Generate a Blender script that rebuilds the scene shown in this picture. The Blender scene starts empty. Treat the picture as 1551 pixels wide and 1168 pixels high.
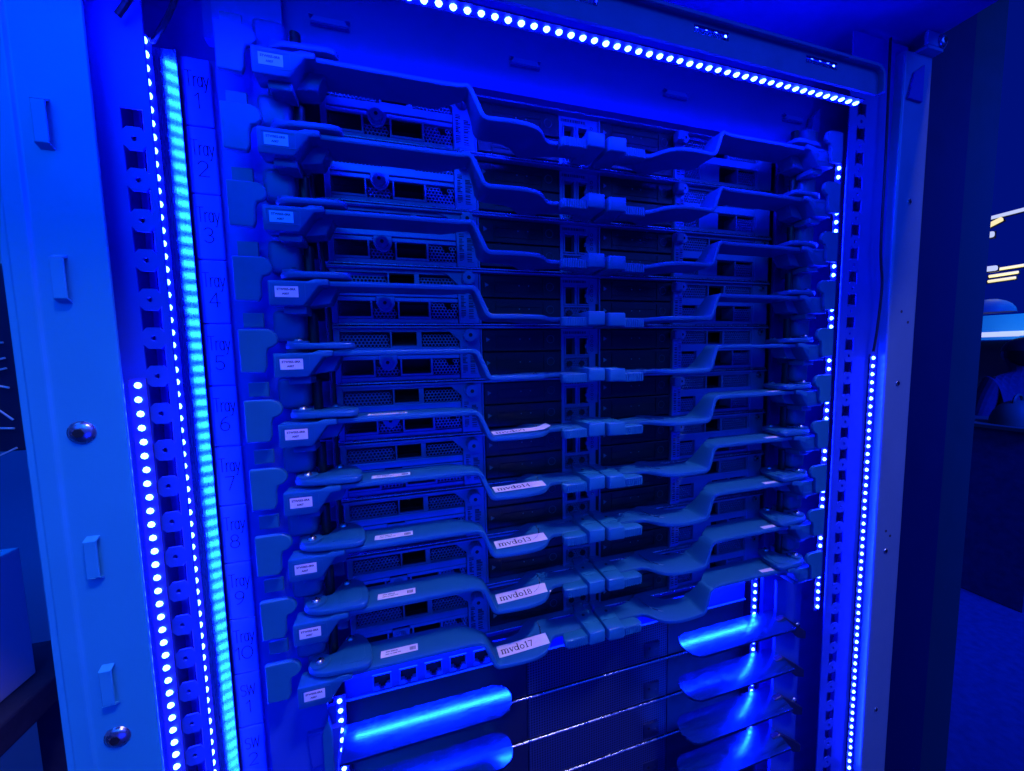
import bpy, bmesh, math, random
from mathutils import Vector, Matrix
random.seed(7)
S = bpy.context.scene
COL = S.collection
PI = math.pi
CAMZ = 1.6                       # camera height above the hall floor, metres
U = 44.45                        # tray pitch, mm

# ------------------------------------------------------------------ camera
def rot(rx, ry, rz):
    cx, sx, cy, sy, cz, sz = math.cos(rx), math.sin(rx), math.cos(ry), math.sin(ry), math.cos(rz), math.sin(rz)
    Rz = Matrix(((cz, -sz, 0), (sz, cz, 0), (0, 0, 1)))
    Ry = Matrix(((cy, 0, sy), (0, 1, 0), (-sy, 0, cy)))
    Rx = Matrix(((1, 0, 0), (0, cx, -sx), (0, sx, cx)))
    return Rz @ Rx @ Ry
R = rot(math.radians(4.6826529), math.radians(-16.05391694), math.radians(-1.18438584))
def w3(r): return Vector((r[0], r[2], -r[1]))
cr, cu, cb = w3(R[0]), -w3(R[1]), -w3(R[2])
cam = bpy.data.cameras.new('camera'); cam.sensor_width = 36; cam.lens = 560.0 / 1551 * 36
cam.clip_start = 0.01; cam.clip_end = 200
co = bpy.data.objects.new('camera', cam); COL.objects.link(co)
co.matrix_world = Matrix(((cr.x, cu.x, cb.x, 0), (cr.y, cu.y, cb.y, 0), (cr.z, cu.z, cb.z, CAMZ), (0, 0, 0, 1)))
S.camera = co

# ------------------------------------------------------------------ world, lamps, added fills, exposure
W = bpy.data.worlds.new('World'); S.world = W; W.use_nodes = True
W.node_tree.nodes['Background'].inputs[0].default_value = (0.0, 0.025, 1.0, 1)
W.node_tree.nodes['Background'].inputs[1].default_value = 0.19
S.view_settings.view_transform = 'Standard'; S.view_settings.look = 'None'
S.view_settings.exposure = 0; S.view_settings.gamma = 1
S.cycles.use_denoising = True
S.cycles.max_bounces = 6; S.cycles.diffuse_bounces = 3; S.cycles.glossy_bounces = 3
S.cycles.sample_clamp_indirect = 4
def lamp(name, loc, tgt, size, size_y, power, color, spread=180):
    l = bpy.data.lights.new(name, 'AREA'); l.shape = 'RECTANGLE'; l.size = size; l.size_y = size_y
    l.energy = power; l.color = color; l.spread = math.radians(spread)
    o = bpy.data.objects.new(name, l); COL.objects.link(o)
    o.location = (loc[0], loc[1], loc[2] + CAMZ)
    d = Vector(tgt) - Vector(loc); o.rotation_euler = d.to_track_quat('-Z', 'Y').to_euler()
    return o
lamp('hall_lamp', (0.55, -0.62, 1.75), (0.10, 0.27, -0.17), 0.5, 0.12, 2.3, (0.62, 0.46, 1.0), 46)
lamp('azure_fill', (-0.95, -0.75, 0.75), (-0.12, 0.26, 0.08), 0.8, 0.8, 6.3, (0.0, 0.105, 1.0))  # added azure fill for the left post and handle fronts
lamp('partition_fill', (1.6, -1.6, 1.2), (1.9, 0.9, 0.0), 1.4, 1.0, 30, (0.01, 0.05, 1.0))  # added blue fill for partition and pillar, source out of view
lamp('hall_floor_fill', (3.4, -0.8, 1.4), (3.1, 1.3, -0.6), 1.4, 1.0, 75, (0.0, 0.02, 1.0), 80)  # unseen lamp added to lift the visitor and hall floor
lamp('underside_fill', (0.15, -1.0, -0.55), (0.14, 0.28, 0.10), 0.9, 0.5, 3.8, (0.0, 0.012, 1.0), 110)  # added blue fill from below, brightens the tray undersides
lamp('plinth_fill', (-0.25, -0.7, 0.7), (-0.6, 0.6, -0.2), 0.6, 0.6, 4, (0.0, 0.13, 1.0), 120)  # unseen lamp added to brighten the side of the white box
lamp('left_wall_fill', (-1.5, 0.2, 1.5), (-1.1, 1.3, 0.0), 0.8, 0.8, 16, (0.0, 0.10, 1.0), 120)  # added blue wash that brightens the left booth wall
LED_COLOR, LED_POWER = (0.003, 0.010, 1.0), 480.0

# ------------------------------------------------------------------ materials
MATS = {}
def mat(name, col, rough=0.5, metal=0.0, var=0.12, nscale=60.0, bump=0.0, spec=0.5, aniso=0.0, stretch=None, emit=None, power=0.0, bscale=None):
    if name in MATS: return MATS[name]
    m = bpy.data.materials.new(name); m.use_nodes = True; nt = m.node_tree; N = nt.nodes; L = nt.links
    b = N['Principled BSDF']
    b.inputs['Base Color'].default_value = (*col, 1); b.inputs['Roughness'].default_value = rough
    b.inputs['Metallic'].default_value = metal; b.inputs['Specular IOR Level'].default_value = spec
    if aniso: b.inputs['Anisotropic'].default_value = aniso
    if emit:
        b.inputs['Emission Color'].default_value = (*emit, 1); b.inputs['Emission Strength'].default_value = power
    if var:
        tc = N.new('ShaderNodeTexCoord'); mp = N.new('ShaderNodeMapping')
        if stretch: mp.inputs['Scale'].default_value = stretch
        L.new(tc.outputs['Object'], mp.inputs['Vector'])
        n1 = N.new('ShaderNodeTexNoise'); n1.inputs['Scale'].default_value = nscale; n1.inputs['Detail'].default_value = 6
        L.new(mp.outputs['Vector'], n1.inputs['Vector'])
        mr = N.new('ShaderNodeMapRange'); mr.inputs['To Min'].default_value = 1 - var * 1.6; mr.inputs['To Max'].default_value = 1 + var * 1.6
        L.new(n1.outputs['Fac'], mr.inputs['Value'])
        mx = N.new('ShaderNodeVectorMath'); mx.operation = 'SCALE'; mx.inputs[0].default_value = col
        L.new(mr.outputs['Result'], mx.inputs['Scale']); L.new(mx.outputs['Vector'], b.inputs['Base Color'])
        n2 = N.new('ShaderNodeTexNoise'); n2.inputs['Scale'].default_value = nscale * 3.1; n2.inputs['Detail'].default_value = 4
        L.new(mp.outputs['Vector'], n2.inputs['Vector'])
        m2 = N.new('ShaderNodeMapRange'); m2.inputs['To Min'].default_value = max(0.03, rough - 0.13); m2.inputs['To Max'].default_value = min(1, rough + 0.13)
        L.new(n2.outputs['Fac'], m2.inputs['Value']); L.new(m2.outputs['Result'], b.inputs['Roughness'])
        if bump:
            n3 = N.new('ShaderNodeTexNoise'); n3.inputs['Scale'].default_value = bscale or nscale * 12; n3.inputs['Detail'].default_value = 3
            L.new(mp.outputs['Vector'], n3.inputs['Vector'])
            bp = N.new('ShaderNodeBump'); bp.inputs['Strength'].default_value = bump; bp.inputs['Distance'].default_value = 0.0005
            L.new(n3.outputs['Fac'], bp.inputs['Height']); L.new(bp.outputs['Normal'], b.inputs['Normal'])
    MATS[name] = m
    return m
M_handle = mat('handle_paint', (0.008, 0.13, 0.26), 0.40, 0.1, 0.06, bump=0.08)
M_ear = mat('ear_lit_teal', (0.008, 0.15, 0.23), 0.45, 0.0, bump=0.1)  # ambient light on the ears put into this teal
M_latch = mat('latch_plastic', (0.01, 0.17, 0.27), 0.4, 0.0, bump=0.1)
M_post = mat('lit_blue_zinc_post', (0.03, 0.40, 0.50), 0.42, 0.1, 0.06, 22, bump=0.12)  # blue of the surrounding light put into the zinc's base colour
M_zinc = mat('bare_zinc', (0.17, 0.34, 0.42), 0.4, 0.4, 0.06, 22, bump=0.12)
M_rail = mat('lit_blue_zinc_rail', (0.02, 0.08, 0.46), 0.5, 0.1, 0.1, 40, bump=0.12)  # LED blue put into the base colour of the zinc
M_panel = mat('lit_blue_panel', (0.012, 0.045, 0.38), 0.5, 0.0, 0.08, 20, bump=0.1)  # LED blue put into the panel's base colour
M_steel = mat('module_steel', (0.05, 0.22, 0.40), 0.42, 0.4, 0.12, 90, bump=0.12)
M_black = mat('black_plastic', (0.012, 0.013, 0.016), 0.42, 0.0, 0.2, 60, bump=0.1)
M_void = mat('void_shade', (0.006, 0.006, 0.007), 0.7, 0.0)  # near-black in place of the shade inside ports, vents and sockets
M_label = mat('lit_blue_plate_plastic', (0.03, 0.15, 0.55), 0.5, 0.0, 0.05, 40, bump=0.08)  # white plate with the LED blue put into its colour
M_ink = mat('ink', (0.01, 0.01, 0.012), 0.6, 0.0, 0.0)
M_paper = mat('label_paper', (0.78, 0.74, 0.76), 0.55, 0.0, 0.05, 120, bump=0.08)
M_screw = mat('screw_steel', (0.34, 0.42, 0.50), 0.28, 0.9, 0.1, 80)
M_lever = mat('lit_blue_lever_steel', (0.12, 0.66, 0.85), 0.2, 1.0, 0.03, 30, stretch=(1, 8, 8))  # steel with the LED tint put into its base colour
M_dark = mat('dark_screw', (0.05, 0.05, 0.06), 0.3, 0.8, 0.1, 80)
M_switch = mat('switch_face', (0.012, 0.02, 0.06), 0.35, 0.2, 0.15, 30, bump=0.1)
M_cable = mat('cable_rubber', (0.012, 0.012, 0.014), 0.5, 0.0, 0.1)
M_ring = mat('ring_mark', (0.10, 0.12, 0.14), 0.4, 0.2, 0.0)
M_mark = mat('grey_mark', (0.16, 0.25, 0.25), 0.5, 0.0, 0.0)
M_strip = mat('strip_backing', (0.04, 0.05, 0.14), 0.5, 0.0, 0.05)
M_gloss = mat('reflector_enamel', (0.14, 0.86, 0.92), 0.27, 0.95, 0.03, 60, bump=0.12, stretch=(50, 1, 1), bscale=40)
M_led = mat('led_light', (0.8, 0.8, 0.8), 0.5, 0, 0, emit=LED_COLOR, power=LED_POWER)
M_floor = mat('hall_carpet', (0.06, 0.07, 0.12), 0.9, 0, 0.3, 30, bump=0.4)
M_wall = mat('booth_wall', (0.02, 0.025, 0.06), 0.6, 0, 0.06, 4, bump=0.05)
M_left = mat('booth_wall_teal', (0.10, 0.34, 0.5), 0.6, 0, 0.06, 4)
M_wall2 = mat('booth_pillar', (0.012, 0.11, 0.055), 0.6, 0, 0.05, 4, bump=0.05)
M_white = mat('white_laminate', (0.75, 0.76, 0.78), 0.4, 0, 0.04, 10)
M_cloth = mat('dark_cloth', (0.03, 0.035, 0.07), 0.85, 0, 0.2, 40, bump=0.3)
M_skin = mat('skin', (0.45, 0.30, 0.24), 0.5, 0, 0.06, 40)
M_hair = mat('dark_hair', (0.01, 0.008, 0.008), 0.5, 0, 0.2, 80)
def perforated():
    m = mat('perforated_face', (0.05, 0.055, 0.065), 0.4, 0.3, 0.1, 40)
    nt = m.node_tree; N = nt.nodes; L = nt.links; b = N['Principled BSDF']
    tc = N.new('ShaderNodeTexCoord'); v = N.new('ShaderNodeVectorMath'); v.operation = 'SCALE'; v.inputs['Scale'].default_value = 1 / 0.0026
    L.new(tc.outputs['Object'], v.inputs[0])
    f = N.new('ShaderNodeVectorMath'); f.operation = 'FRACTION'; L.new(v.outputs['Vector'], f.inputs[0])
    s = N.new('ShaderNodeVectorMath'); s.operation = 'SUBTRACT'; s.inputs[1].default_value = (0.5, 0.5, 0.5); L.new(f.outputs['Vector'], s.inputs[0])
    k = N.new('ShaderNodeVectorMath'); k.operation = 'MULTIPLY'; k.inputs[1].default_value = (1, 0, 1); L.new(s.outputs['Vector'], k.inputs[0])
    d = N.new('ShaderNodeVectorMath'); d.operation = 'LENGTH'; L.new(k.outputs['Vector'], d.inputs[0])
    r = N.new('ShaderNodeMapRange'); r.inputs['From Min'].default_value = 0.26; r.inputs['From Max'].default_value = 0.36
    L.new(d.outputs['Value'], r.inputs['Value'])
    mx = N.new('ShaderNodeVectorMath'); mx.operation = 'SCALE'; mx.inputs[0].default_value = (0.03, 0.055, 0.17)
    L.new(r.outputs['Result'], mx.inputs['Scale']); L.new(mx.outputs['Vector'], b.inputs['Base Color'])
    return m
M_perf = perforated()

# ------------------------------------------------------------------ mesh helpers (all lengths in mm, z = 0 at camera height)
def V(p, off=(0, 0, 0)): return ((p[0] - off[0]) * .001, (p[1] - off[1]) * .001, (p[2] - off[2]) * .001)
class MB:
    """collects faces; build() links them as one mesh object"""
    def __init__(s): s.v = []; s.f = []; s.m = []; s.smooth = []
    def add(s, vs, fs, mi=0, smooth=False):
        k = len(s.v); s.v += [tuple(p) for p in vs]
        for f in fs: s.f.append([i + k for i in f]); s.m.append(mi); s.smooth.append(smooth)
        return s
    def prism(s, pts, a, b, axis='z', mi=0, bev=0.0, seg=2):
        n = len(pts)
        def P(p, h): return {'z': (p[0], p[1], h), 'y': (p[0], h, p[1]), 'x': (h, p[0], p[1])}[axis]
        bm = bmesh.new()
        lo = [bm.verts.new(P(p, a)) for p in pts]; hi = [bm.verts.new(P(p, b)) for p in pts]
        bm.faces.new(lo[::-1]); bm.faces.new(hi)
        for i in range(n): bm.faces.new((lo[i], lo[(i + 1) % n], hi[(i + 1) % n], hi[i]))
        bmesh.ops.recalc_face_normals(bm, faces=bm.faces)
        if bev:
            bmesh.ops.bevel(bm, geom=[e for e in bm.edges if e.calc_face_angle(0) > 0.5], offset=bev, offset_type='OFFSET', segments=seg, affect='EDGES', profile=0.5, clamp_overlap=True)
        bm.verts.index_update()
        s.add([v.co[:] for v in bm.verts], [[v.index for v in f.verts] for f in bm.faces], mi, False); bm.free()
        return s
    def box(s, x0, x1, y0, y1, z0, z1, mi=0, bev=0.0, seg=2):
        return s.prism([(x0, y0), (x1, y0), (x1, y1), (x0, y1)], z0, z1, 'z', mi, bev, seg)
    def cyl(s, c, r, h, axis='y', n=20, mi=0, r2=None, caps=True):
        r2 = r if r2 is None else r2; vs = []
        for k, (rr, t) in enumerate(((r, 0), (r2, h))):
            for i in range(n):
                a = 2 * PI * i / n; u, w = rr * math.cos(a), rr * math.sin(a)
                vs.append({'y': (c[0] + u, c[1] + t, c[2] + w), 'z': (c[0] + u, c[1] + w, c[2] + t), 'x': (c[0] + t, c[1] + u, c[2] + w)}[axis])
        fs = [[i, (i + 1) % n, n + (i + 1) % n, n + i] for i in range(n)]
        s.add(vs, fs, mi, True)
        if caps: s.add(vs, [list(range(n))[::-1], list(range(n, 2 * n))], mi)
        return s
    def dome(s, c, r, h, axis='y', n=12, rings=3, mi=0):
        """spherical cap, bulging towards -axis for y, +axis for z / x (h may be negative)"""
        vs = []
        for k in range(rings):
            a = PI / 2 * k / rings; rr, t = r * math.cos(a), h * math.sin(a)
            for i in range(n):
                q = 2 * PI * i / n; u, w = rr * math.cos(q), rr * math.sin(q)
                vs.append({'y': (c[0] + u, c[1] - t, c[2] + w), 'z': (c[0] + u, c[1] + w, c[2] + t), 'x': (c[0] + t, c[1] + u, c[2] + w)}[axis])
        vs.append({'y': (c[0], c[1] - h, c[2]), 'z': (c[0], c[1], c[2] + h), 'x': (c[0] + h, c[1], c[2])}[axis])
        fs = [[k * n + i, k * n + (i + 1) % n, (k + 1) * n + (i + 1) % n, (k + 1) * n + i] for k in range(rings - 1) for i in range(n)]
        fs += [[(rings - 1) * n + i, (rings - 1) * n + (i + 1) % n, rings * n] for i in range(n)]
        return s.add(vs, fs, mi, True)
    def torus(s, c, R0, r, axis='y', n=20, m=6, mi=0):
        vs = []
        for i in range(n):
            a = 2 * PI * i / n
            for j in range(m):
                b = 2 * PI * j / m; q = R0 + r * math.cos(b); u, w, t = q * math.cos(a), q * math.sin(a), r * math.sin(b)
                vs.append((c[0] + u, c[1] + t, c[2] + w) if axis == 'y' else (c[0] + u, c[1] + w, c[2] + t))
        fs = [[i * m + j, ((i + 1) % n) * m + j, ((i + 1) % n) * m + (j + 1) % m, i * m + (j + 1) % m] for i in range(n) for j in range(m)]
        return s.add(vs, fs, mi, True)
    def tube(s, pts, r, n=8, mi=0):
        vs = []; P = [Vector(p) for p in pts]
        for i, p in enumerate(P):
            d = (P[min(i + 1, len(P) - 1)] - P[max(i - 1, 0)]).normalized()
            a = d.orthogonal().normalized() if abs(d.y) > .99 else d.cross(Vector((0, 1, 0))).normalized(); b = d.cross(a)
            for j in range(n):
                q = 2 * PI * j / n; vs.append(tuple(p + r * (math.cos(q) * a + math.sin(q) * b)))
        fs = [[i * n + j, i * n + (j + 1) % n, (i + 1) * n + (j + 1) % n, (i + 1) * n + j] for i in range(len(P) - 1) for j in range(n)]
        fs += [list(range(n))[::-1], [(len(P) - 1) * n + j for j in range(n)]]
        return s.add(vs, fs, mi, True)
    def sweep(s, st, t, ch=0.8, mi=0):
        """bent flat bar: stations (x, z, y_front, y_back), thickness t, softened long edges"""
        vs = []; n = len(st)
        for i, (x, z, yf, yb) in enumerate(st):
            a, b = st[max(i - 1, 0)], st[min(i + 1, n - 1)]
            d = Vector((b[0] - a[0], b[1] - a[1])); d.normalize(); nx, nz = -d.y, d.x
            for (yy, k) in ((yf, -.5 + ch / t), (yf, .5 - ch / t), (yf + ch * .3, .5 - .3 * ch / t), (yf + ch, .5), (yb - ch, .5), (yb, .5 - ch / t), (yb, -.5 + ch / t), (yb - ch, -.5), (yf + ch, -.5), (yf + ch * .3, -.5 + .3 * ch / t)):
                vs.append((x + nx * k * t, yy, z + nz * k * t))
        m = 10
        fs = [[i * m + j, (i + 1) * m + j, (i + 1) * m + (j + 1) % m, i * m + (j + 1) % m] for i in range(n - 1) for j in range(m)]
        fs += [list(range(m)), [(n - 1) * m + j for j in range(m)][::-1]]
        return s.add(vs, fs, mi, True)
    def mirror(s, c):
        s.v = [(c - x, y, z) for x, y, z in s.v]; s.f = [f[::-1] for f in s.f]; return s
    def mesh(s, name, mats, off=(0, 0, 0)):
        me = bpy.data.meshes.new(name); me.from_pydata([V(p, off) for p in s.v], [], s.f)
        for m in (mats if isinstance(mats, (list, tuple)) else [mats]): me.materials.append(m)
        me.polygons.foreach_set('material_index', s.m); me.polygons.foreach_set('use_smooth', s.smooth)
        bm = bmesh.new(); bm.from_mesh(me); bmesh.ops.recalc_face_normals(bm, faces=bm.faces); bm.to_mesh(me); bm.free()
        if any(s.smooth): me.set_sharp_from_angle(angle=math.radians(42))
        me.update(); return me
    def build(s, name, mats, parent=None, off=(0, 0, 0)):
        o = bpy.data.objects.new(name, s.mesh(name, mats, off)); COL.objects.link(o)
        if parent: o.parent = parent
        return o
def thing(name, label, cat, at=(0, 0, 0), group=None, kind=None):
    o = bpy.data.objects.new(name, None); COL.objects.link(o); o.empty_display_size = .02
    o.location = (at[0] * .001, at[1] * .001, at[2] * .001 + CAMZ); tag(o, label, cat, group, kind); return o
def tag(o, label=None, cat=None, group=None, kind=None):
    if label: o['label'] = label
    if cat: o['category'] = cat
    if group: o['group'] = group
    if kind: o['kind'] = kind
    return o
def single(o, at=(0, 0, 0)):
    o.location = (at[0] * .001, at[1] * .001, at[2] * .001 + CAMZ); return o
def inst(src, name, parent, at=(0, 0, 0)):
    o = bpy.data.objects.new(name, src); COL.objects.link(o); o.parent = parent; o.location = (at[0] * .001, at[1] * .001, at[2] * .001); return o
def copy_tree(o, parent=None):
    c = o.copy(); COL.objects.link(c); c.parent = parent
    for ch in list(o.children): copy_tree(ch, c)
    return c

# ------------------------------------------------------------------ lettering
def font_faces(body, size, bold=0.0):
    cu_ = bpy.data.curves.new('lettering', 'FONT'); cu_.body = body; cu_.size = size; cu_.resolution_u = 3; cu_.offset = bold * size; cu_.align_x = 'CENTER'; cu_.align_y = 'CENTER'
    o = bpy.data.objects.new('lettering', cu_); COL.objects.link(o)
    me = bpy.data.meshes.new_from_object(o.evaluated_get(bpy.context.evaluated_depsgraph_get()))
    vs = [(v.co.x, v.co.y) for v in me.vertices]; fs = [list(p.vertices) for p in me.polygons]
    bpy.data.objects.remove(o); bpy.data.curves.remove(cu_); bpy.data.meshes.remove(me)
    return vs, fs
def text_on(mb, body, size, place, mi=1):
    vs, fs = font_faces(body, size, .035); mb.add([place(x, y) for x, y in vs], fs, mi)
def stroke(mb, pts, w, place, mi=0):
    """thin drawn line of constant width through 2-D points"""
    for a, b in zip(pts, pts[1:]):
        d = Vector(b) - Vector(a)
        if d.length < 1e-6: continue
        d.normalize(); n = Vector((-d.y, d.x)) * w / 2; e = d * w * .35
        q = [Vector(a) - e + n, Vector(a) - e - n, Vector(b) + e - n, Vector(b) + e + n]
        mb.add([place(p.x, p.y) for p in q], [[0, 1, 2, 3]], mi)
def arc(cx, cy, rx, ry, a0, a1, n=14): return [(cx + rx * math.cos(math.radians(a0 + (a1 - a0) * i / n)), cy + ry * math.sin(math.radians(a0 + (a1 - a0) * i / n))) for i in range(n + 1)]
TH, TN = .20, .09
SERIF = {  # width, list of (points, stroke width); x-height 1
 'm': (1.62, [([(.25, 0), (.25, .95)], TH), ([(.8, 0), (.8, .7)], TH), ([(1.35, 0), (1.35, .7)], TH), (arc(.54, .7, .27, .27, 150, 0), .12), (arc(1.08, .7, .27, .27, 150, 0), .12), ([(.06, .03), (.44, .03)], TN), ([(.61, .03), (.99, .03)], TN), ([(1.16, .03), (1.54, .03)], TN), ([(.06, .93), (.25, .93)], TN)]),
 'v': (1.0, [([(.16, .95), (.5, .05)], TH), ([(.86, .95), (.5, .05)], .11), ([(0, .95), (.36, .95)], TN), ([(.66, .95), (1.0, .95)], TN)]),
 'd': (1.1, [(arc(.42, .48, .32, .44, 0, 360, 20), .15), ([(.8, 0), (.8, 1.48)], TH), ([(.6, 1.46), (.8, 1.46)], TN), ([(.8, .03), (1.0, .03)], TN)]),
 'o': (1.0, [(arc(.48, .48, .36, .44, 0, 360, 20), .16)]),
 '1': (.8, [([(.42, 0), (.42, 1.4)], TH), ([(.16, 1.2), (.42, 1.4)], TN), ([(.14, .04), (.70, .04)], TN)]),
 '3': (.95, [(arc(.42, 1.06, .30, .32, 150, -90), .15), (arc(.42, .40, .34, .38, 90, -150), .16)]),
 '4': (.95, [([(.62, 0), (.62, 1.4)], TH), ([(.62, 1.38), (.08, .42)], TN), ([(.08, .42), (.9, .42)], .11)]),
 '7': (.95, [([(.12, 1.34), (.82, 1.34)], .15), ([(.82, 1.34), (.36, 0)], .16)]),
 '8': (.95, [(arc(.46, 1.05, .27, .31, 0, 360, 16), .14), (arc(.46, .38, .33, .37, 0, 360, 16), .15)]),
 '9': (.95, [(arc(.46, .98, .32, .38, 0, 360, 16), .15), (arc(.30, .85, .48, .84, 5, -62, 8), .14)]),
}
def serif_text(mb, body, h, x, y, place, mi=1):
    for ch in body:
        w_, st = SERIF[ch]
        for pts, sw in st: stroke(mb, [(x + px * h, y + py * h) for px, py in pts], sw * h, place, mi)
        x += w_ * h
THIN = {  # thin rounded engraved letters, cap height 1
 'T': (.80, [[(.05, 1), (.75, 1)], [(.40, 1), (.40, 0)]]), 'r': (.48, [[(.1, 0), (.1, .66)], arc(.36, .36, .26, .30, 180, 75, 5)]),
 'a': (.66, [arc(.30, .33, .24, .33, 0, 360, 14), [(.55, .66), (.55, 0)]]), 'y': (.62, [[(.05, .66), (.30, .02)], [(.57, .66), (.20, -.30), (.06, -.30)]]),
 'S': (.66, [arc(.32, .75, .26, .25, 40, 270, 9) + arc(.32, .25, .27, .25, 90, -140, 9)]), 'W': (.9, [[(.03, 1), (.22, 0), (.44, .9), (.66, 0), (.85, 1)]]),
 '1': (.4, [[(.04, .78), (.26, 1), (.26, 0)]]), '2': (.72, [arc(.34, .72, .28, .28, 165, -30, 8) + [(.06, 0), (.66, 0)]]),
 '3': (.70, [arc(.32, .75, .25, .25, 150, -90, 9) + arc(.32, .25, .28, .25, 90, -150, 9)]), '4': (.74, [[(.50, 0), (.50, 1), (.05, .30), (.70, .30)]]),
 '5': (.70, [[(.60, 1), (.16, 1), (.12, .56)] + arc(.33, .30, .28, .30, 125, -150, 10)]), '6': (.72, [arc(.34, .30, .28, .30, 0, 360, 16), arc(.62, .30, .56, .72, 180, 100, 7)]),
 '7': (.68, [[(.06, 1), (.62, 1), (.26, 0)]]), '8': (.72, [arc(.34, .76, .23, .24, 0, 360, 14), arc(.34, .27, .29, .27, 0, 360, 14)]),
 '9': (.72, [arc(.34, .70, .28, .30, 0, 360, 16), arc(.06, .70, .56, .72, 0, -80, 7)]), '0': (.92, [arc(.44, .5, .38, .5, 0, 360, 20)]), ' ': (.4, []),
}
def thin_text(mb, body, h, cx, y, place, w=.10, mi=1, xs=1.0):
    tw = sum(THIN[c][0] for c in body) * h * xs; x = cx - tw / 2
    for ch in body:
        w_, st = THIN[ch]
        for pts in st: stroke(mb, [(x + px * h * xs, y + py * h) for px, py in pts], w * h, place, mi)
        x += w_ * h * xs

# ------------------------------------------------------------------ perforated sheets
def hex_sheet(mb, x0, x1, z0, z1, y, r=1.55, wall=0.42, depth=1.6, mi=0, skip=None):
    """sheet with hexagonal holes: hex rings with walls going back"""
    dx = math.sqrt(3) * r; dz = 1.5 * r; row = 0; z = z0 + r
    mb_v = []
    while z <= z1 - r * .9:
        x = x0 + dx / 2 + (dx / 2 if row % 2 else 0)
        while x <= x1 - dx * .45:
            if not (skip and skip(x, z)):
                vs = []
                for rr, yy in ((r, y), (r - wall, y), (r - wall, y + depth)):
                    for i in range(6):
                        a = PI / 6 + i * PI / 3; vs.append((x + rr * math.cos(a), yy, z + rr * math.sin(a)))
                fs = []
                for i in range(6):
                    j = (i + 1) % 6; fs += [[i, j, 6 + j, 6 + i], [6 + i, 6 + j, 12 + j, 12 + i]]
                mb.add(vs, fs, mi)
            x += dx
        z += dz; row += 1
    return mb
def rail_sheet(x0, x1, z0, z1, y, hx, hz, side, pitch, t=2.0, sx=None):
    """flat rail with square holes at hx, z = hz - k*pitch and small round holes half way"""
    bm = bmesh.new(); zs = []; k = 0
    while hz - k * pitch > z0 + side: zs.append(hz - k * pitch); k += 1
    zs = [z for z in zs if z < z1 - side]; h = side / 2; hw = (sx or side) / 2
    def q(*p): bm.faces.new([bm.verts.new((a, y, b)) for a, b in p])
    q((x0, z0), (hx - hw, z0), (hx - hw, z1), (x0, z1)); q((hx + hw, z0), (x1, z0), (x1, z1), (hx + hw, z1))
    edges = [z1] + [e for z in zs for e in (z + h, z - h)] + [z0]
    for i in range(0, len(edges), 2):
        a, b = edges[i], edges[i + 1]; m = (a + b) / 2; rr = 1.5
        if a - b > 20: q((hx - hw, b), (hx + hw, b), (hx + hw, a), (hx - hw, a)); continue
        n = 12; o = []; c = []
        for j in range(n):
            an = 2 * PI * j / n; u, w = math.cos(an), math.sin(an); s = 1 / max(abs(u), abs(w))
            o.append((hx + hw * u * s, m + (a - b) / 2 * w * s)); c.append((hx + rr * u, m + rr * w))
        for j in range(n): q(o[j], o[(j + 1) % n], c[(j + 1) % n], c[j])
    bmesh.ops.remove_doubles(bm, verts=bm.verts, dist=1e-4)
    bmesh.ops.recalc_face_normals(bm, faces=bm.faces)
    ex = bmesh.ops.extrude_face_region(bm, geom=list(bm.faces))
    for v in [g for g in ex['geom'] if isinstance(g, bmesh.types.BMVert)]: v.co.y += t
    bmesh.ops.recalc_face_normals(bm, faces=bm.faces); bm.verts.index_update()
    mb = MB(); mb.add([v.co[:] for v in bm.verts], [[v.index for v in f.verts] for f in bm.faces]); bm.free(); return mb

# =================================================================== RACK FRAME
ZB, ZT = -1560, 300
rack = thing('server_rack', 'tall open equipment rack frame with zinc posts and slotted rails around the blue-lit trays', 'rack')
# left post: front face with folded bands, return to the rail
YP = 255.0
lp = MB()
lp.prism([(-150.3, YP), (-180.3, YP), (-181.2, YP - 1.2), (-189.6, YP - 1.2), (-190.2, YP + .6), (-193.8, YP), (-194.6, YP + 60), (-192, YP + 60), (-191, YP + 3), (-150.6, YP + 2.2)], ZB, ZT, 'z', bev=.8)
left_post = lp.build('left_post', M_post, rack)
lm = MB().box(-2.9, 2.9, -3.4, -2.4, -10.5, 10.5, bev=.5).prism([(0, -12.5), (-3.4, -10.5), (-2.4, -10.2), (0, -11.2)], -2.9, 2.9, 'x').prism([(0, 12.5), (-3.4, 10.5), (-2.4, 10.2), (0, 11.2)], -2.9, 2.9, 'x').mesh('louvre_tab', M_post)
for z in (121.5, 44.5, -107.5, -183.5, 198.5): inst(lm, 'louvre_tab', left_post, (-170, YP, z))
sm = MB().dome((0, 0, 0), 6.0, 2.6, 'y', 24, 5)
sm.cyl((0, -2.55, 0), 2.6, -.15, 'y', 6, 1).torus((0, -.2, 0), 5.9, .5, 'y', 24, 6)
sm = sm.mesh('screw', [M_screw, M_void])
for z in (-37, -216.5): inst(sm, 'screw', left_post, (-169.7, YP, z))
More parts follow.
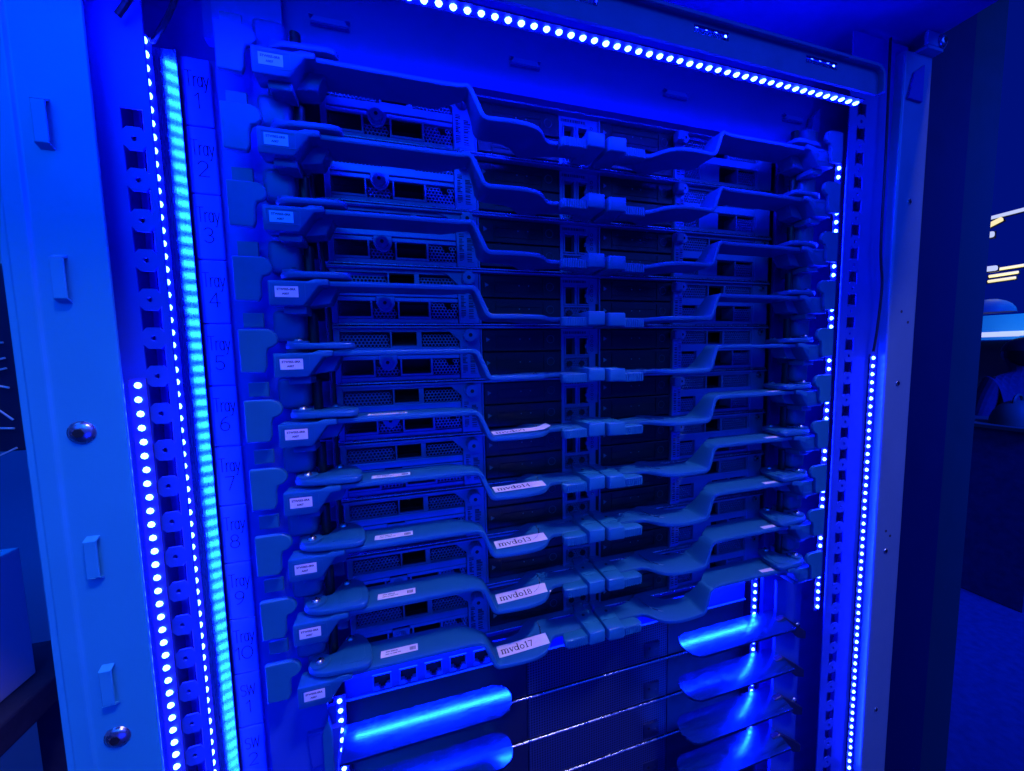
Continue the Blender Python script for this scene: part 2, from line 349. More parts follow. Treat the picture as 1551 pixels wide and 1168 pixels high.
# right post
rp = MB()
rp.prism([(468.5, YP + 1), (470, YP), (507.6, YP), (509, YP + 1), (510, YP + 1.2), (510, YP + 22), (468.5, YP + 22)], ZB, 281, 'z', bev=.5)
right_post = rp.build('right_post', M_zinc, rack)
s2 = MB().torus((0, 0, 0), 2.4, .7, 'y', 18, 6).cyl((0, -.1, 0), 2.2, -.5, 'y', 14, 1).cyl((0, -.62, 0), .9, -.1, 'y', 6, 2).mesh('screw', [M_screw, M_dark, M_void])
for x, z in ((488, 143.5), (487.8, -37.2), (486, -217.2), (486.6, -401)): inst(s2, 'screw', right_post, (x, YP, z))
rv = MB().cyl((0, -.05, 0), 1.5, -.2, 'y', 12).mesh('rivet', M_dark)
for x, z in ((497, 25.3), (484, -194.6), (491, -201), (486.3, 36)): inst(rv, 'rivet', right_post, (x, YP, z))
MB().prism([(473, 237.5), (493.5, 236.6), (493.5, 271), (480, 262)], YP - 2.2, YP - .2, 'y', bev=.3).build('cover_plate', M_panel, right_post)
cb_ = MB().prism([(488, 286), (513, 286), (515, 289), (515, 298), (488, 298)], YP - 6, YP - 3, 'y', bev=.6).box(488, 511, YP - 6, YP + 10, 282.5, 285.5, bev=.4).build('corner_bracket', M_post, right_post)
inst(sm, 'screw', cb_, (508, YP - 6.2, 291.5))
# rails with square holes
YR = 267.0
rail_sheet(-172, -131.5, ZB, 292, YR, -140.2, 92.0 + 2 * U / 2, 9.8, U / 2, 1.2, 10.5).build('left_rail', M_rail, rack)
rail_sheet(410.5, 486, ZB, 292, YR - 4.5, 426.6, 159.0 + 3 * U / 2, 10.0, U / 2, .8, 11.5).build('right_rail', M_rail, rack)
# rear side panels (walls of the bay behind the rails)
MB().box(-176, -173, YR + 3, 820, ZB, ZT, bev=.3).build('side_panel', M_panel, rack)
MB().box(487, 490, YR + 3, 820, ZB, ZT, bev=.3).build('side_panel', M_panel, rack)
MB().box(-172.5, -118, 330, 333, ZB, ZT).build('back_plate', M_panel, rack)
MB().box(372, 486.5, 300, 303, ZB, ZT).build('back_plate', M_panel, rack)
MB().box(-137, -100, 317.5, 319, ZB, 206).build('back_plate', M_rail, rack)
MB().box(-104, -66, 283, 285, ZB, 250).build('back_plate', M_rail, rack)
# slanted reflector between the left strip and the tray labels
rx = [(-151.5 + 14.7 * i / 12) for i in range(13)]; ry = [313.0]
for i in range(12): ry.append(ry[-1] + 14.7 / 12 * (.12 - .40 * (i + .5) / 12))
rf = MB(); rf.add([(x, y, z) for z in (206, -420) for x, y in zip(rx, ry)], [[i, i + 1, 14 + i, 13 + i] for i in range(12)], 0, True)
rf.add([(x, y + .9, z) for z in (206, -420) for x, y in zip(rx, ry)], [[i, 13 + i, 14 + i, i + 1] for i in range(12)], 0, True)
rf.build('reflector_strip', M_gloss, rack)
MB().box(-155.5, -153.6, 303, 329.5, -420, 206).build('strip_channel', M_rail, rack)
# roof hood
MB().box(-260, 511, 120, 820, 299.5, 304, bev=.8).box(-260, 511, 120, 123, 304.5, 330, bev=.4).build('roof', M_rail, rack)
MB().box(-176, 490, 815, 818, ZB, ZT).build('back_plate', M_panel, rack)
MB().box(-172, 486, 380, 383, 232, 299).build('back_plate', M_panel, rack)
# header with slots
hd = MB(); hz0, hz1, hx1, yh = 203.6, 225.5, 378.0, 221.0
slots = [(-112, -82), (-9, 21), (93.5, 123.5), (196, 225), (297.2, 329.6)]
xs = [-171.5] + [e for s_ in slots for e in s_] + [hx1 - 6]
hd.box(-171.5, hx1 - 6, yh, yh + 2, hz0, 213.6); hd.box(-171.5, hx1 - 6, yh, yh + 2, 219.0, hz1 - 3)
for i in range(0, len(xs), 2): hd.box(xs[i], xs[i + 1], yh, yh + 2, 213.6, 219.0)
rim = [(-171.5, hz1 - 2.9, yh - 4, yh + 2), (hx1 - 9, hz1 - 2.9, yh - 4, yh + 2)] + [(hx1 - 9 + 8 * math.sin(a), hz1 - 10.9 + 8 * math.cos(a), yh - 4, yh + 2) for a in (.4, .8, 1.2)] + [(hx1 - 1, hz1 - 11, yh - 4, yh + 2), (hx1 - 1, hz0, yh - 4, yh + 2)]
hd.sweep(rim, 2.6, .7)
hd.box(hx1 - 6.2, hx1 - 1, yh + .01, yh + 2.01, hz0, hz1 - 5)
header = hd.build('header_bar', mat('header_paint', (0.02, 0.11, 0.24), 0.45, 0.0, bump=0.1), rack)
for a, b in slots: MB().prism([(yh + 2.5, 219.4), (yh + 9, 216), (yh + 9, 214.8), (yh + 2.5, 218.2)], a + 1, b - 1, 'x').build('slot_tab', M_gloss, header)
# blank panel above tray 1 with louvre tabs
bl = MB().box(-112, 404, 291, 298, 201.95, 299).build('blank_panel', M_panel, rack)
lt = MB().prism([(-12, -1.8), (12, -1.8), (9.5, 1.8), (-9.5, 1.8)], -3.2, -2.4, 'y', bev=.2).prism([(-9.5, 1.8), (-12.5, 3.2), (-12.5, 2.4)], -3.2, 0, 'y').prism([(9.5, 1.8), (12.5, 3.2), (12.5, 2.4)], -3.2, 0, 'y').box(-12, 12, -2.6, 0, -2.3, -1.8).mesh('louvre_tab', M_rail)
for x in (-38.8, 99.2, 238.3, 375.3): inst(lt, 'louvre_tab', bl, (x, 291, 224.7))
MB().prism([(392, 205), (404, 214), (404, 236), (396, 228)], 284, 290, 'y', bev=.6).build('corner_gusset', M_panel, rack)
MB().box(-96, -66, 270, 288, 247, 296, bev=1).build('end_bracket', M_rail, rack)
# rail ears beside every tray
def ear_pts(): return [(-98.2, 214.8), (-85.3, 214.3), (-83.9, 218), (-83.7, 226), (-82.6, 229.8)] + [(-82.6 + 6 * math.sin(a), 235.8 - 6 * math.cos(a)) for a in (.5, 1.1)] + [(-76.7, 235.4), (-77.6, 238.6), (-79.6, 240.8), (-82.5, 241.7), (-98.2, 241.7)]
ear_l = MB().prism(ear_pts(), 267, 270.5, 'y', bev=1.1, seg=3).prism([(-97.5, 243.2), (-86, 243.2), (-86, 252.5), (-97.5, 252.5)], 275, 277, 'y', bev=.5).mesh('rail_ear', M_ear)
ear_r = MB().prism([(x, z) for x, z in ear_pts()], 267, 270, 'y', bev=.7).mirror(311)
ear_r.v = [(x - 13.5, y - 10, z) for x, y, z in ear_r.v]
ear_r = ear_r.mesh('rail_ear', M_ear)
for k in range(1, 11):
    inst(ear_l, 'rail_ear', rack, (0, 0, -k * U)); inst(ear_r, 'rail_ear', rack, (0, 0, -k * U))

# =================================================================== TRAY LABEL STRIP
ls = thing('tray_label_strip', 'column of engraved white plates reading Tray 1 to Tray 10, SW 1 and SW 2', 'label strip', (-127.5, 314, 0))
def place_y(y): return lambda x, z: (x, y, z)
for k in range(1, 14):
    mb = MB(); zt = 248.6 - 204.6 if False else 22
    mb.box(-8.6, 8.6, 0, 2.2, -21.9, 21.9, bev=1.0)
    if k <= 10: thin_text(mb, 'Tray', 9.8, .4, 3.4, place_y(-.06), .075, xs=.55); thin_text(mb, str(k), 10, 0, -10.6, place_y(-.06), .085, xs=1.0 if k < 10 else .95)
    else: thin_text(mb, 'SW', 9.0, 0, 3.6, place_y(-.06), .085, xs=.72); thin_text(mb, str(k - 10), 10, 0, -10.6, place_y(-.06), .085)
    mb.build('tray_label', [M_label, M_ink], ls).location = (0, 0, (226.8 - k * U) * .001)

# =================================================================== LED STRIPS
led_front = MB().dome((0, 0, 0), 2.3, 1.9, 'y', 8, 2).mesh('led', M_led)
led_small = MB().dome((0, 0, 0), 1.85, 1.5, 'y', 8, 2).mesh('led', M_led)
led_down = MB().dome((0, 0, 0), 2.2, -1.3, 'z', 8, 2).mesh('led', M_led)
def led_strip(label, axis, start, n, normal='front', tilt=0, gaps=None, P=8.333, pitch_up=0):
    t = thing('led_strip', label, 'LED strip', start, 'blue LED strips lighting the rack')
    t.rotation_euler = (math.radians(-pitch_up), 0, math.radians(tilt))
    Ln = (n - 1) * P
    if axis == 'z': MB().box(-4.2, 4.2, .05, 1.0, -Ln - 4, 4).build('strip_tape', M_strip, t)
    elif normal == 'down': MB().box(-4, Ln + 4, -4.2, 4.2, .05, 1.0).build('strip_tape', M_strip, t)
    else: MB().box(-4, Ln + 4, .05, 1, -4.2, 4.2).build('strip_tape', M_strip, t)
    rng = random.Random(n)
    for i in range(n):
        if gaps and gaps(start[2] - i * P): continue
        p = (rng.uniform(-.25, .25), 0, -i * P) if axis == 'z' else (i * P, 0, rng.uniform(-.25, .25))
        inst(led_down if normal == 'down' else led_front if tilt else led_small, 'led', t, p)
    return t
led_strip('long vertical strip of glowing LEDs beside the Tray label plates', 'z', (-149.8, 303.6, 203.2), 76, tilt=54)
led_strip('vertical strip of glowing LEDs on the left slotted rail, starting halfway down', 'z', (-149.3, 265.4, -13.0), 52)
led_strip('vertical strip of glowing LEDs along the right zinc post', 'z', (459.1, 261.0, -10.3), 56)
led_strip('vertical strip of LEDs peeking between the right ends of the trays', 'z', (405.6, 266.5, 171.5), 54)
led_strip('horizontal strip of glowing LEDs under the slotted header bar', 'x', (27.54 - 22 * 8.333, 232.1, 203.2), 64, 'down')
led_strip('strip of LEDs behind the slots of the header bar, mostly hidden', 'x', (-171, 228.5, 222.6), 64, 'front', pitch_up=50)
led_strip('horizontal strip of LEDs above the ethernet ports, hidden behind the mvdo17 handle', 'x', (-50, 302.8, -249.6), 106, 'down', P=4.2)
led_strip('short vertical strip of LEDs behind the right switch levers', 'z', (358, 298.0, -247.9), 27)
led_strip('short vertical strip of LEDs behind the left switch levers', 'z', (-60.5, 298.0, -268), 25)

# =================================================================== SERVER TRAYS
CX = 311.0                                              # mirror sum for the right half
def handle_mb():
    st = []
    up, lo = 225.7, 205.6
    for x in (-50, -20, 10, 30): st.append((x, up, 262.4, 288))
    st += [(40, up, 262.0, 281), (46, up, 261, 277)]
    for i in range(1, 6):
        a = math.radians(66 * i / 5); st.append((46 + 5.5 * math.sin(a), up - 5.5 * (1 - math.cos(a)), 260, 275))
    st += [(55.2, 212.8, 258.8, 280)]
    for i in range(0, 6):
        a = math.radians(66 * (1 - i / 5)); st.append((61.8 - 5.5 * math.sin(a), lo + 5.5 * (1 - math.cos(a)), 258.5, 284))
    st += [(70, lo, 257.9, 284.2), (78, lo, 257.5, 285.5), (84, lo, 257.6, 288), (89, lo, 258.1, 294), (95, lo, 259.4, 300.5), (99, lo, 261.2, 301.5), (103, lo, 264.8, 301), (106, lo, 269, 298.5), (109, lo, 273, 296.8), (113, lo, 275.2, 295), (125, lo, 275.4, 291.8), (139, lo, 275.4, 292.5)]
    m = MB(); m.sweep(st, 3.5, .9)
    m.prism([(-78, 226.4), (-56, 226.4), (-52, 228), (-44, 228), (-44, 224.2), (-50, 223.6), (-59, 211.2), (-78, 211.2)], 260, 274, 'y', bev=.9)
    m.prism([(-60, 226), (-42, 227), (-41, 223.8), (-46, 214), (-60, 212)], 272, 286, 'y', bev=.8)
    m.box(-71.5, -58.5, 265, 280, 206.6, 211.4, bev=.8)
    m.tube([(93, 271, 207.3), (98, 275, 207.3), (101.5, 280.5, 207.3), (103.2, 287, 207.3), (103.4, 294, 207.3)], .5, 6, 1)
    return m
def arm_mb():
    m = MB()
    m.prism([(-73.5, 270.5), (-71.5, 266.6), (-67.5, 263.4), (-61.5, 261.2), (-50, 260.2), (-37, 259.6), (-33, 260.6), (-31.4, 263.5), (-31.4, 270), (-33, 278), (-36.5, 286), (-41, 291.6), (-46, 293.8), (-51.5, 292), (-54.5, 286), (-57, 279), (-62, 277.5), (-69.5, 277)], 228.7, 232.6, 'z', bev=1.0)
    m.cyl((-65.7, 270.6, 232.5), 6.4, 1.7, 'z', 24)
    m.prism([(-52, 265), (-38, 264.2), (-36, 268), (-38, 279), (-44, 287), (-49, 284), (-52, 274)], 232.55, 233.0, 'z', bev=.2)
    return m
def latch_mb():
    m = MB()
    m.prism([(137, 291), (152.4, 292), (154.2, 289), (154.4, 265), (153, 263.2), (139, 262.8)], 200.2, 210.9, 'z', bev=1.1)
    m.prism([(139.5, 282.5), (123, 277.6), (119, 273.5), (118.2, 268.4), (120, 266.2), (141, 266.2)], 199.4, 206.6, 'z', bev=1.0)
    m.prism([(140, 291.5), (150, 291.5), (152, 306), (144, 309)], 205, 209.6, 'z', bev=.8, mi=1)
    m.box(139.5, 153.2, 274.6, 275.6, 210.8, 211.5, bev=.2)
    m.cyl((144, 285, 210.85), 1.4, .3, 'z', 12, 2)
    for i in range(9): m.box(121 + i * 2.0, 122.0 + i * 2.0, 265.5, 266.6, 199.8, 206.0)
    return m
def ear_screw(): return MB().dome((0, 0, 0), 2.9, 2.2, 'z', 14, 3).cyl((0, 0, 1.9), 1.1, .4, 'z', 6, 1).mesh('screw', [M_screw, M_void])
screw_z = ear_screw()
def thumb_mesh(r, h):
    m = MB().cyl((0, 0, 0), r, -h, 'y', 24).cyl((0, -h, 0), r * .82, -.5, 'y', 20).cyl((0, -h - .5, 0), r * .34, -.1, 'y', 6, 1)
    for i in range(16):
        a = 2 * PI * i / 16; m.cyl((r * math.cos(a), -.4, r * math.sin(a)), .35, -h + .8, 'y', 5)
    return m.mesh('thumbscrew', [M_steel, M_void])
thumb_big, thumb_small = thumb_mesh(4.9, 9.0), thumb_mesh(4.2, 4.2)
blue_thumb = None

def make_tray():
    t = thing('server_tray', 'tray', 'server tray', (0, 0, 0), 'compute trays stacked in the rack')
    # body and lid seam
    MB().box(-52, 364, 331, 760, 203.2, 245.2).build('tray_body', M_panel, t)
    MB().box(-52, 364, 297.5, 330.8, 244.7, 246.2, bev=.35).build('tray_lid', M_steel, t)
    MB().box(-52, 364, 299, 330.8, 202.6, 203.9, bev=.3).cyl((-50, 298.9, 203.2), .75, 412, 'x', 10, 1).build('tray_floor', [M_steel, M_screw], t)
    # ---- left network module
    f = MB(); y0, y1 = 301.5, 305
    f.box(-50, 60, 328, 330.5, 204.1, 244.5, 1)
    f.box(-50, -46, y0, y1, 204.1, 244.5, bev=.4); f.box(-45.9, 42, y0, y1, 242, 244.5, bev=.3)
    f.box(-45.9, 43, y0, y1, 204.1, 207.6, bev=.3)
    f.box(-45.9, 43, y0 - .8, y1, 224.6, 230.0, bev=.5); f.box(-45.9, -19, y0, y1, 220.9, 223.8, bev=.4); f.box(-5.5, 43, y0, y1, 220.9, 223.8, bev=.4)
    f.box(-10, -8.9, y0, 326, 230.1, 241.9); f.box(9.7, 13.4, y0, y1, 230.1, 241.9)
    f.box(-23, -21.8, y0, 322, 207.8, 220.8); f.box(-3.4, -2.2, y0, 322, 207.8, 220.8); f.box(19.9, 21.4, y0, 322, 207.8, 220.8)
    f.box(-45.9, -23.1, y0, 322, 207.8, 209.4); f.box(-2.1, 19.8, y0, 322, 207.8, 209.4)
    f.box(-8.8, 9.6, y0, 326, 230.1, 231.4)
    f.prism([(29, 244.5), (60, 244.5), (60, 204.1), (43.3, 204.1), (43.3, 234.6), (35.4, 242)], y0 - 1.5, y0 + 1, 'y', bev=.4)
    f.build('bezel', [M_steel, M_void], t)
    g = MB(); hex_sheet(g, -45.9, -10, 230, 242, 303); hex_sheet(g, 13.4, 43.2, 230, 242, 303)
    hex_sheet(g, -21.8, -3.4, 207.8, 221, 303, skip=lambda x, z: z > 214); hex_sheet(g, 21.4, 43.2, 207.8, 221, 303, skip=lambda x, z: (x - 36) ** 2 + (z - 217.5) ** 2 < 9)
    g.build('vent_grille', M_steel, t)['kind'] = 'stuff'
    p = MB()
    for (a, b, c, d) in ((-8.9, 9.7, 231.4, 242), (-45.9, -23, 209.4, 220.9), (-2.2, 19.9, 209.4, 220.9)):
        p.box(a + .3, b - .3, 316, 318, c + .2, d - .2, 1)
        for q in (c, d - .7): p.box(a + .6, b - .6, 302.6, 316, q + .05, q + .65)
        p.box(a + 1.5, b - 1.5, 306, 314, c + 1, c + 1.6, 0)
    p.build('port_cage', [M_black, M_void], t)
    tb = MB().prism([(-18.6, 224.0), (-5.4, 224.0), (-5.4, 218), (-8, 213.6), (-12, 212), (-16, 213.6), (-18.6, 218)], 298.6, 300.4, 'y', bev=.4).build('latch_tab', M_steel, t)
    inst(thumb_small, 'thumbscrew', tb, (-12.4, 298.4, 218.6))
    inst(thumb_big, 'thumbscrew', t, (50.6, 299.9, 238.8))
    s = MB(); s.box(44.4, 49.8, 299.6, 299.9, 206, 233); s.box(50.6, 57.4, 299.6, 299.9, 206, 229.5)
    for (a, b, lo, hi) in ((45.2, 49, 209, 231), (51.4, 56.6, 208, 228)):
        rng = random.Random(int(a)); z = lo
        while z < hi - 1:
            h_ = rng.choice((.3, .5, .8)); s.box(a, b - rng.choice((0, 1.4)), 299.45, 299.58, z, z + h_, 1); z += h_ + rng.choice((.35, .6, 1.2))
    s.build('barcode_label', [M_steel, M_ink], t)
    MB().box(-65, -52.2, 303, 305, 231, 250, bev=1.2).cyl((-57, 302.9, 241), 2.2, -1.2, 'y', 14).build('mounting_tab', M_handle, t)
    # ---- drive bays
    for (a, b) in ((62.4, 132.4), (171, 246.6)):
        for (c, d) in ((225.7, 243.9), (206.4, 224.9)):
            m = MB().box(a, b, 301.5, 330, c, d, bev=.8)
            m.box(a + 13, b - 17, 300.9, 301.4, c + 11.6, c + 12.2); m.box(a + 13, b - 17, 300.9, 301.4, c + 4.2, c + 4.8); m.box(a + 11.5, a + 12.2, 300.9, 301.4, c + 2, d - 2); m.box(b - 16.5, b - 15.8, 300.9, 301.4, c + 2, d - 2)
            zc = c + 9.8; dc = m.build('drive_caddy', M_black, t)
            MB().torus((b - 10.2, 301.2, zc), 3.3, .28, 'y', 24, 6).build('release_ring', M_ring, dc)
            MB().prism([(a + 3, zc - 2), (a + 6.2, zc), (a + 3, zc + 2)], 301.1, 301.45, 'y').build('arrow_mark', M_mark, dc)
            MB().cyl((a + 32.2, 301.45, zc + .2), .6, -.2, 'y', 8).cyl((a + 40.8, 301.45, zc + .3), .6, -.2, 'y', 8).build('status_light', M_mark, dc)
        MB().box(a - 2, a - .6, 300.4, 330, 204, 244.5, bev=.3).build('divider', M_steel, t)
    # ---- io panel
    io = MB(); y0 = 303
    io.box(133, 136, y0, 306, 204.1, 244.4); io.box(147.3, 149.2, y0, 306, 220.6, 237.6); io.box(160.4, 170.2, y0, 306, 204.1, 244.4)
    io.box(136.1, 160.3, y0, 306, 237.7, 244.4); io.box(136.1, 160.3, y0, 306, 218.9, 220.5); io.box(136.1, 160.3, y0, 306, 204.1, 206.6)
    iop = io.build('io_panel', M_steel, t)
    gm = MB(); hex_sheet(gm, 136, 160.4, 206.6, 218.9, 304, 1.3, .4, skip=lambda x, z: min((x - 141.2) ** 2, (x - 153.2) ** 2) + (z - 213.6) ** 2 < 7)
    gm.build('vent_grille', M_steel, iop)['kind'] = 'stuff'
    for x in (141.2, 153.2): MB().cyl((x, 305, 213.6), 2.2, -2.2, 'y', 14).torus((x, 303, 213.6), 2.3, .35, 'y', 16, 5).build('push_button', M_black, iop)
    for x in (136.1, 149.3):
        e = MB(); e.box(x + .2, x + 10.9, 309, 310, 220.8, 237.4, 1)
        for q in ((x, x + 1.2, 220.6, 237.6), (x + 9.9, x + 11.1, 220.6, 237.6)): e.box(q[0], q[1], 302, 308.8, q[2], q[3], bev=.2)
        e.box(x + 1.3, x + 9.8, 302, 308.8, 236.3, 237.5, bev=.2); e.box(x + 1.3, x + 9.8, 302, 308.8, 220.7, 221.9, bev=.2)
        if x > 140: e.prism([(x + 9.9, 222), (x + 9.9, 236.2), (x + 8.2, 234), (x + 8.2, 231), (x + 6.8, 230), (x + 6.8, 228), (x + 8.2, 227), (x + 8.2, 224)], 302.4, 304, 'y')
        e.build('ethernet_port', [M_steel, M_void], iop)
    lb = MB().box(134, 158.5, 302.7, 302.9, 239.2, 242.6); rng = random.Random(3); x = 135
    while x < 157: w = rng.choice((.3, .5, .9)); lb.box(x, x + w, 302.55, 302.68, 240, 242.2, 1); x += w + rng.choice((.4, .7))
    lb.box(160.9, 165.2, 302.7, 302.9, 223, 242)
    for i, z in enumerate((225.5, 229.5, 233.5, 237.5)): lb.torus((163, 302.6, z), 1.2, .22, 'y', 12, 4, 1)
    lb.box(166.6, 169.6, 302.7, 302.9, 206, 222, 1)
    lb.build('barcode_label', [M_steel, M_ink], iop)
    # ---- right network module
    f = MB(); y0, y1 = 301.5, 305
    f.box(258, 362, 328, 330.5, 204.1, 244.5, 1)
    f.box(258, 345.4, y0, y1, 242, 244.5, bev=.3); f.box(258, 345.4, y0, y1, 204.1, 207.6, bev=.3)
    f.box(258, 345.4, y0 - .8, y1, 222.5, 229.4, bev=.5)
    f.box(289, 290.3, y0, 324, 229.6, 241.9); f.box(308.4, 310.6, y0, y1, 229.6, 241.9); f.box(344.2, 345.4, y0, y1, 207.7, 241.9)
    f.box(277, 299.6, y0, y1, 207.7, 222.4); f.box(321.4, 322.8, y0, 322, 207.7, 222.4)
    f.box(345.5, 364, y0 - 1, y1, 204.1, 244.5, bev=.6)
    f.box(247.6, 257.9, 299.6, 305, 204.1, 244.5, bev=.6)
    f.build('bezel', [M_steel, M_void], t)
    g = MB(); hex_sheet(g, 258, 289, 229.5, 242, 303); hex_sheet(g, 310.6, 344.2, 229.5, 242, 303); hex_sheet(g, 322.8, 344.2, 207.8, 222, 303); hex_sheet(g, 258, 277, 207.8, 222, 303)
    g.build('vent_grille', M_steel, t)['kind'] = 'stuff'
    p = MB()
    for (a, b, c, d) in ((290.3, 308.4, 229.8, 241.6), (299.8, 321.3, 208, 221.8)):
        p.box(a, b, 316, 318, c, d, 1)
        for q in (c, d - .7): p.box(a + .2, b - .2, 302.6, 316, q, q + .6)
        p.box(a + 1.5, b - 1.5, 306, 314, c + 1, c + 1.6, 0)
    p.build('port_cage', [M_black, M_void], t)
    inst(thumb_small, 'thumbscrew', t, (254, 299, 238.5)).data = thumb_small
    MB().box(243.5, 251.5, 291, 299, 234.2, 242.6, bev=1.5).build('release_tab', M_latch, t)
    s = MB(); s.box(248.6, 252.4, 299.2, 299.5, 206, 232); s.box(253.2, 257, 299.2, 299.5, 206, 232)
    for a in (249.1, 253.7):
        rng = random.Random(int(a)); z = 208
        while z < 230: h_ = rng.choice((.4, .6, 1.0)); s.box(a, a + 2.9, 299.05, 299.18, z, z + h_, 1); z += h_ + rng.choice((.5, .8, 1.4))
    s.build('barcode_label', [M_label, M_ink], t)
    MB().cyl((355, 300.4, 241), 2.6, -2.4, 'y', 16).cyl((355, 297.9, 241), 1.2, -.1, 'y', 8, 1).build('thumbscrew', [M_screw, M_void], t)
    # ---- hinge hardware behind the handle roots
    for mir in (False, True):
        m = MB().prism([(-82, 276), (-63.5, 276), (-63.5, 292), (-82, 292)], 233.6, 255, 'z', bev=4, seg=3)
        m.cyl((-59, 283, 213), 3.2, 40, 'z', 14, 1); m.box(-76, -63, 280, 296, 206, 233, bev=2.0)
        if mir: m.mirror(CX)
        m.build('hinge_mount', [M_handle, M_black], t)
    # ---- handles
    for mir in (False, True):
        hm = handle_mb(); am = arm_mb(); lmb = latch_mb()
        if mir:
            hm.mirror(CX); am.mirror(CX); lmb.mirror(CX)
            lmb.v = [(x, y, z - 1.0) for x, y, z in lmb.v]
        h = hm.build('handle', [M_handle, M_screw], t)
        a = am.build('hinge_arm', M_handle, h)
        lmb.build('latch', [M_latch, M_handle, M_dark], h)
        for (x, y, z) in ((-65.7, 270.6, 234.1), (-48.6, 289, 232.6)):
            inst(screw_z, 'screw', h, ((CX - x) if mir else x, y, z))
        pk = MB()
        (x0, x1, z0, z1) = (-76.0, -57.6, 215.0, 224.2)
        for q in ((x0, x1, z0, z0 + .4), (x0, x1, z1 - .4, z1), (x0, x0 + .4, z0 + .4, z1 - .4), (x1 - .4, x1, z0 + .4, z1 - .4)): pk.box(q[0], q[1], 259.7, 259.98, q[2], q[3])
        if mir: pk.mirror(CX)
        pk.build('label_frame', M_handle, h)
        if not mir:
            sl = MB().box(-74.2, -61.4, 259.72, 259.95, 216.2, 222.8)
            text_on(sl, 'STW0S5-0RR', 1.85, lambda x, y: (-68.0 + x, 259.66, 220.9 + y)); text_on(sl, 'A007', 1.75, lambda x, y: (-68.4 + x, 259.66, 218.2 + y))
            sl.build('serial_label', [M_paper, M_ink], h)
            al = MB().box(-26, .3, 268.6, 275.2, 227.48, 227.62)
            text_on(al, 'STW 0S0A1B', 1.5, lambda x, y: (-18.5 + x, 273.2 + y, 227.64)); text_on(al, 'ASSY A1 0000 YW', 1.4, lambda x, y: (-17.3 + x, 270.9 + y, 227.64))
            for i in range(5): al.box(-5.5 + i * .9, -5 + i * .9, 270, 273.4, 227.6, 227.65, 1)
            al.build('asset_label', [M_paper, M_ink], h)
        else:
            MB().box(327, 343, 264.8, 269.2, 227.48, 227.62).build('asset_label', M_paper, h)
    return t
LAB = {
 1: 'topmost compute tray, level with the Tray 1 plate under the blank panel', 2: 'compute tray level with the Tray 2 plate, second from the top',
 3: 'compute tray level with the Tray 3 plate, its handles seen slightly from below', 4: 'compute tray level with the Tray 4 plate, its handles seen edge-on from below',
 5: 'compute tray level with the Tray 5 plate, its handles seen exactly edge-on', 6: 'compute tray level with the Tray 6 plate, peeling white label mvdo9 on its handle',
 7: 'compute tray with the white label mvdo14 on its handle', 8: 'compute tray with the white label mvdo13 on its handle',
 9: 'compute tray with the white label mvdo18 on its handle', 10: 'lowest compute tray, white label mvdo17 on its handle above the ethernet ports'}
proto = make_tray()
NAMES = {6: 'mvdo9', 7: 'mvdo14', 8: 'mvdo13', 9: 'mvdo18', 10: 'mvdo17'}
trays = {}
for k in range(1, 11):
    t = proto if k == 1 else copy_tree(proto)
    t.location = (0, 0, CAMZ - k * U * .001); t['label'] = LAB[k]; trays[k] = t
for k, nm in NAMES.items():
    h = [c for c in trays[k].children if c.name.split('.')[0] == 'handle'][0]
    rng = random.Random(k); skew = {6: 0.5, 7: .3, 8: .2, 9: 1.0, 10: -1.2}[k]
    m = MB(); n = 8
    top, bot = [], []
    x0, x1 = 61.5, {6: 108, 7: 104, 8: 104.5, 9: 107, 10: 105}[k]
    for i in range(n + 1):
        u = i / n; x = x0 + (x1 - x0) * u; yf = 265.4 + skew * u + (3.2 * u if k == 10 else 2.2 * u); zz = 207.75 + (.35 * math.sin(3 * u + k)) * (.5 if k != 6 else 1)
        if k == 6 and u > .85: zz += 3.0 * (u - .85) / .15
        if k == 9 and u > .9: zz -= .6
        top.append((x + .3, yf + 11.6, zz + .15)); bot.append((x, yf, zz))
    vs = top + bot; m.add(vs, [[i, i + 1, n + 2 + i, n + 1 + i] for i in range(n)], 0, True)
    m.add([(x, y, z - .12) for x, y, z in vs], [[i, n + 1 + i, n + 2 + i, i + 1] for i in range(n)], 0, True)
    def on(px, py, x0=x0, x1=x1, top=top, bot=bot):
        u = max(0, min(.999, (px - x0) / (x1 - x0))) * n; i = int(u); f_ = u - i
        a = [bot[i][c] + (bot[i + 1][c] - bot[i][c]) * f_ for c in range(3)]; b = [top[i][c] + (top[i + 1][c] - top[i][c]) * f_ for c in range(3)]
        v = py / 11.6; return (px, a[1] + (b[1] - a[1]) * v, a[2] + (b[2] - a[2]) * v + .08)
    serif_text(m, nm, 4.3, x0 + 2.5, 2.6, on)
    m.build('name_label', [M_paper, M_ink], h)

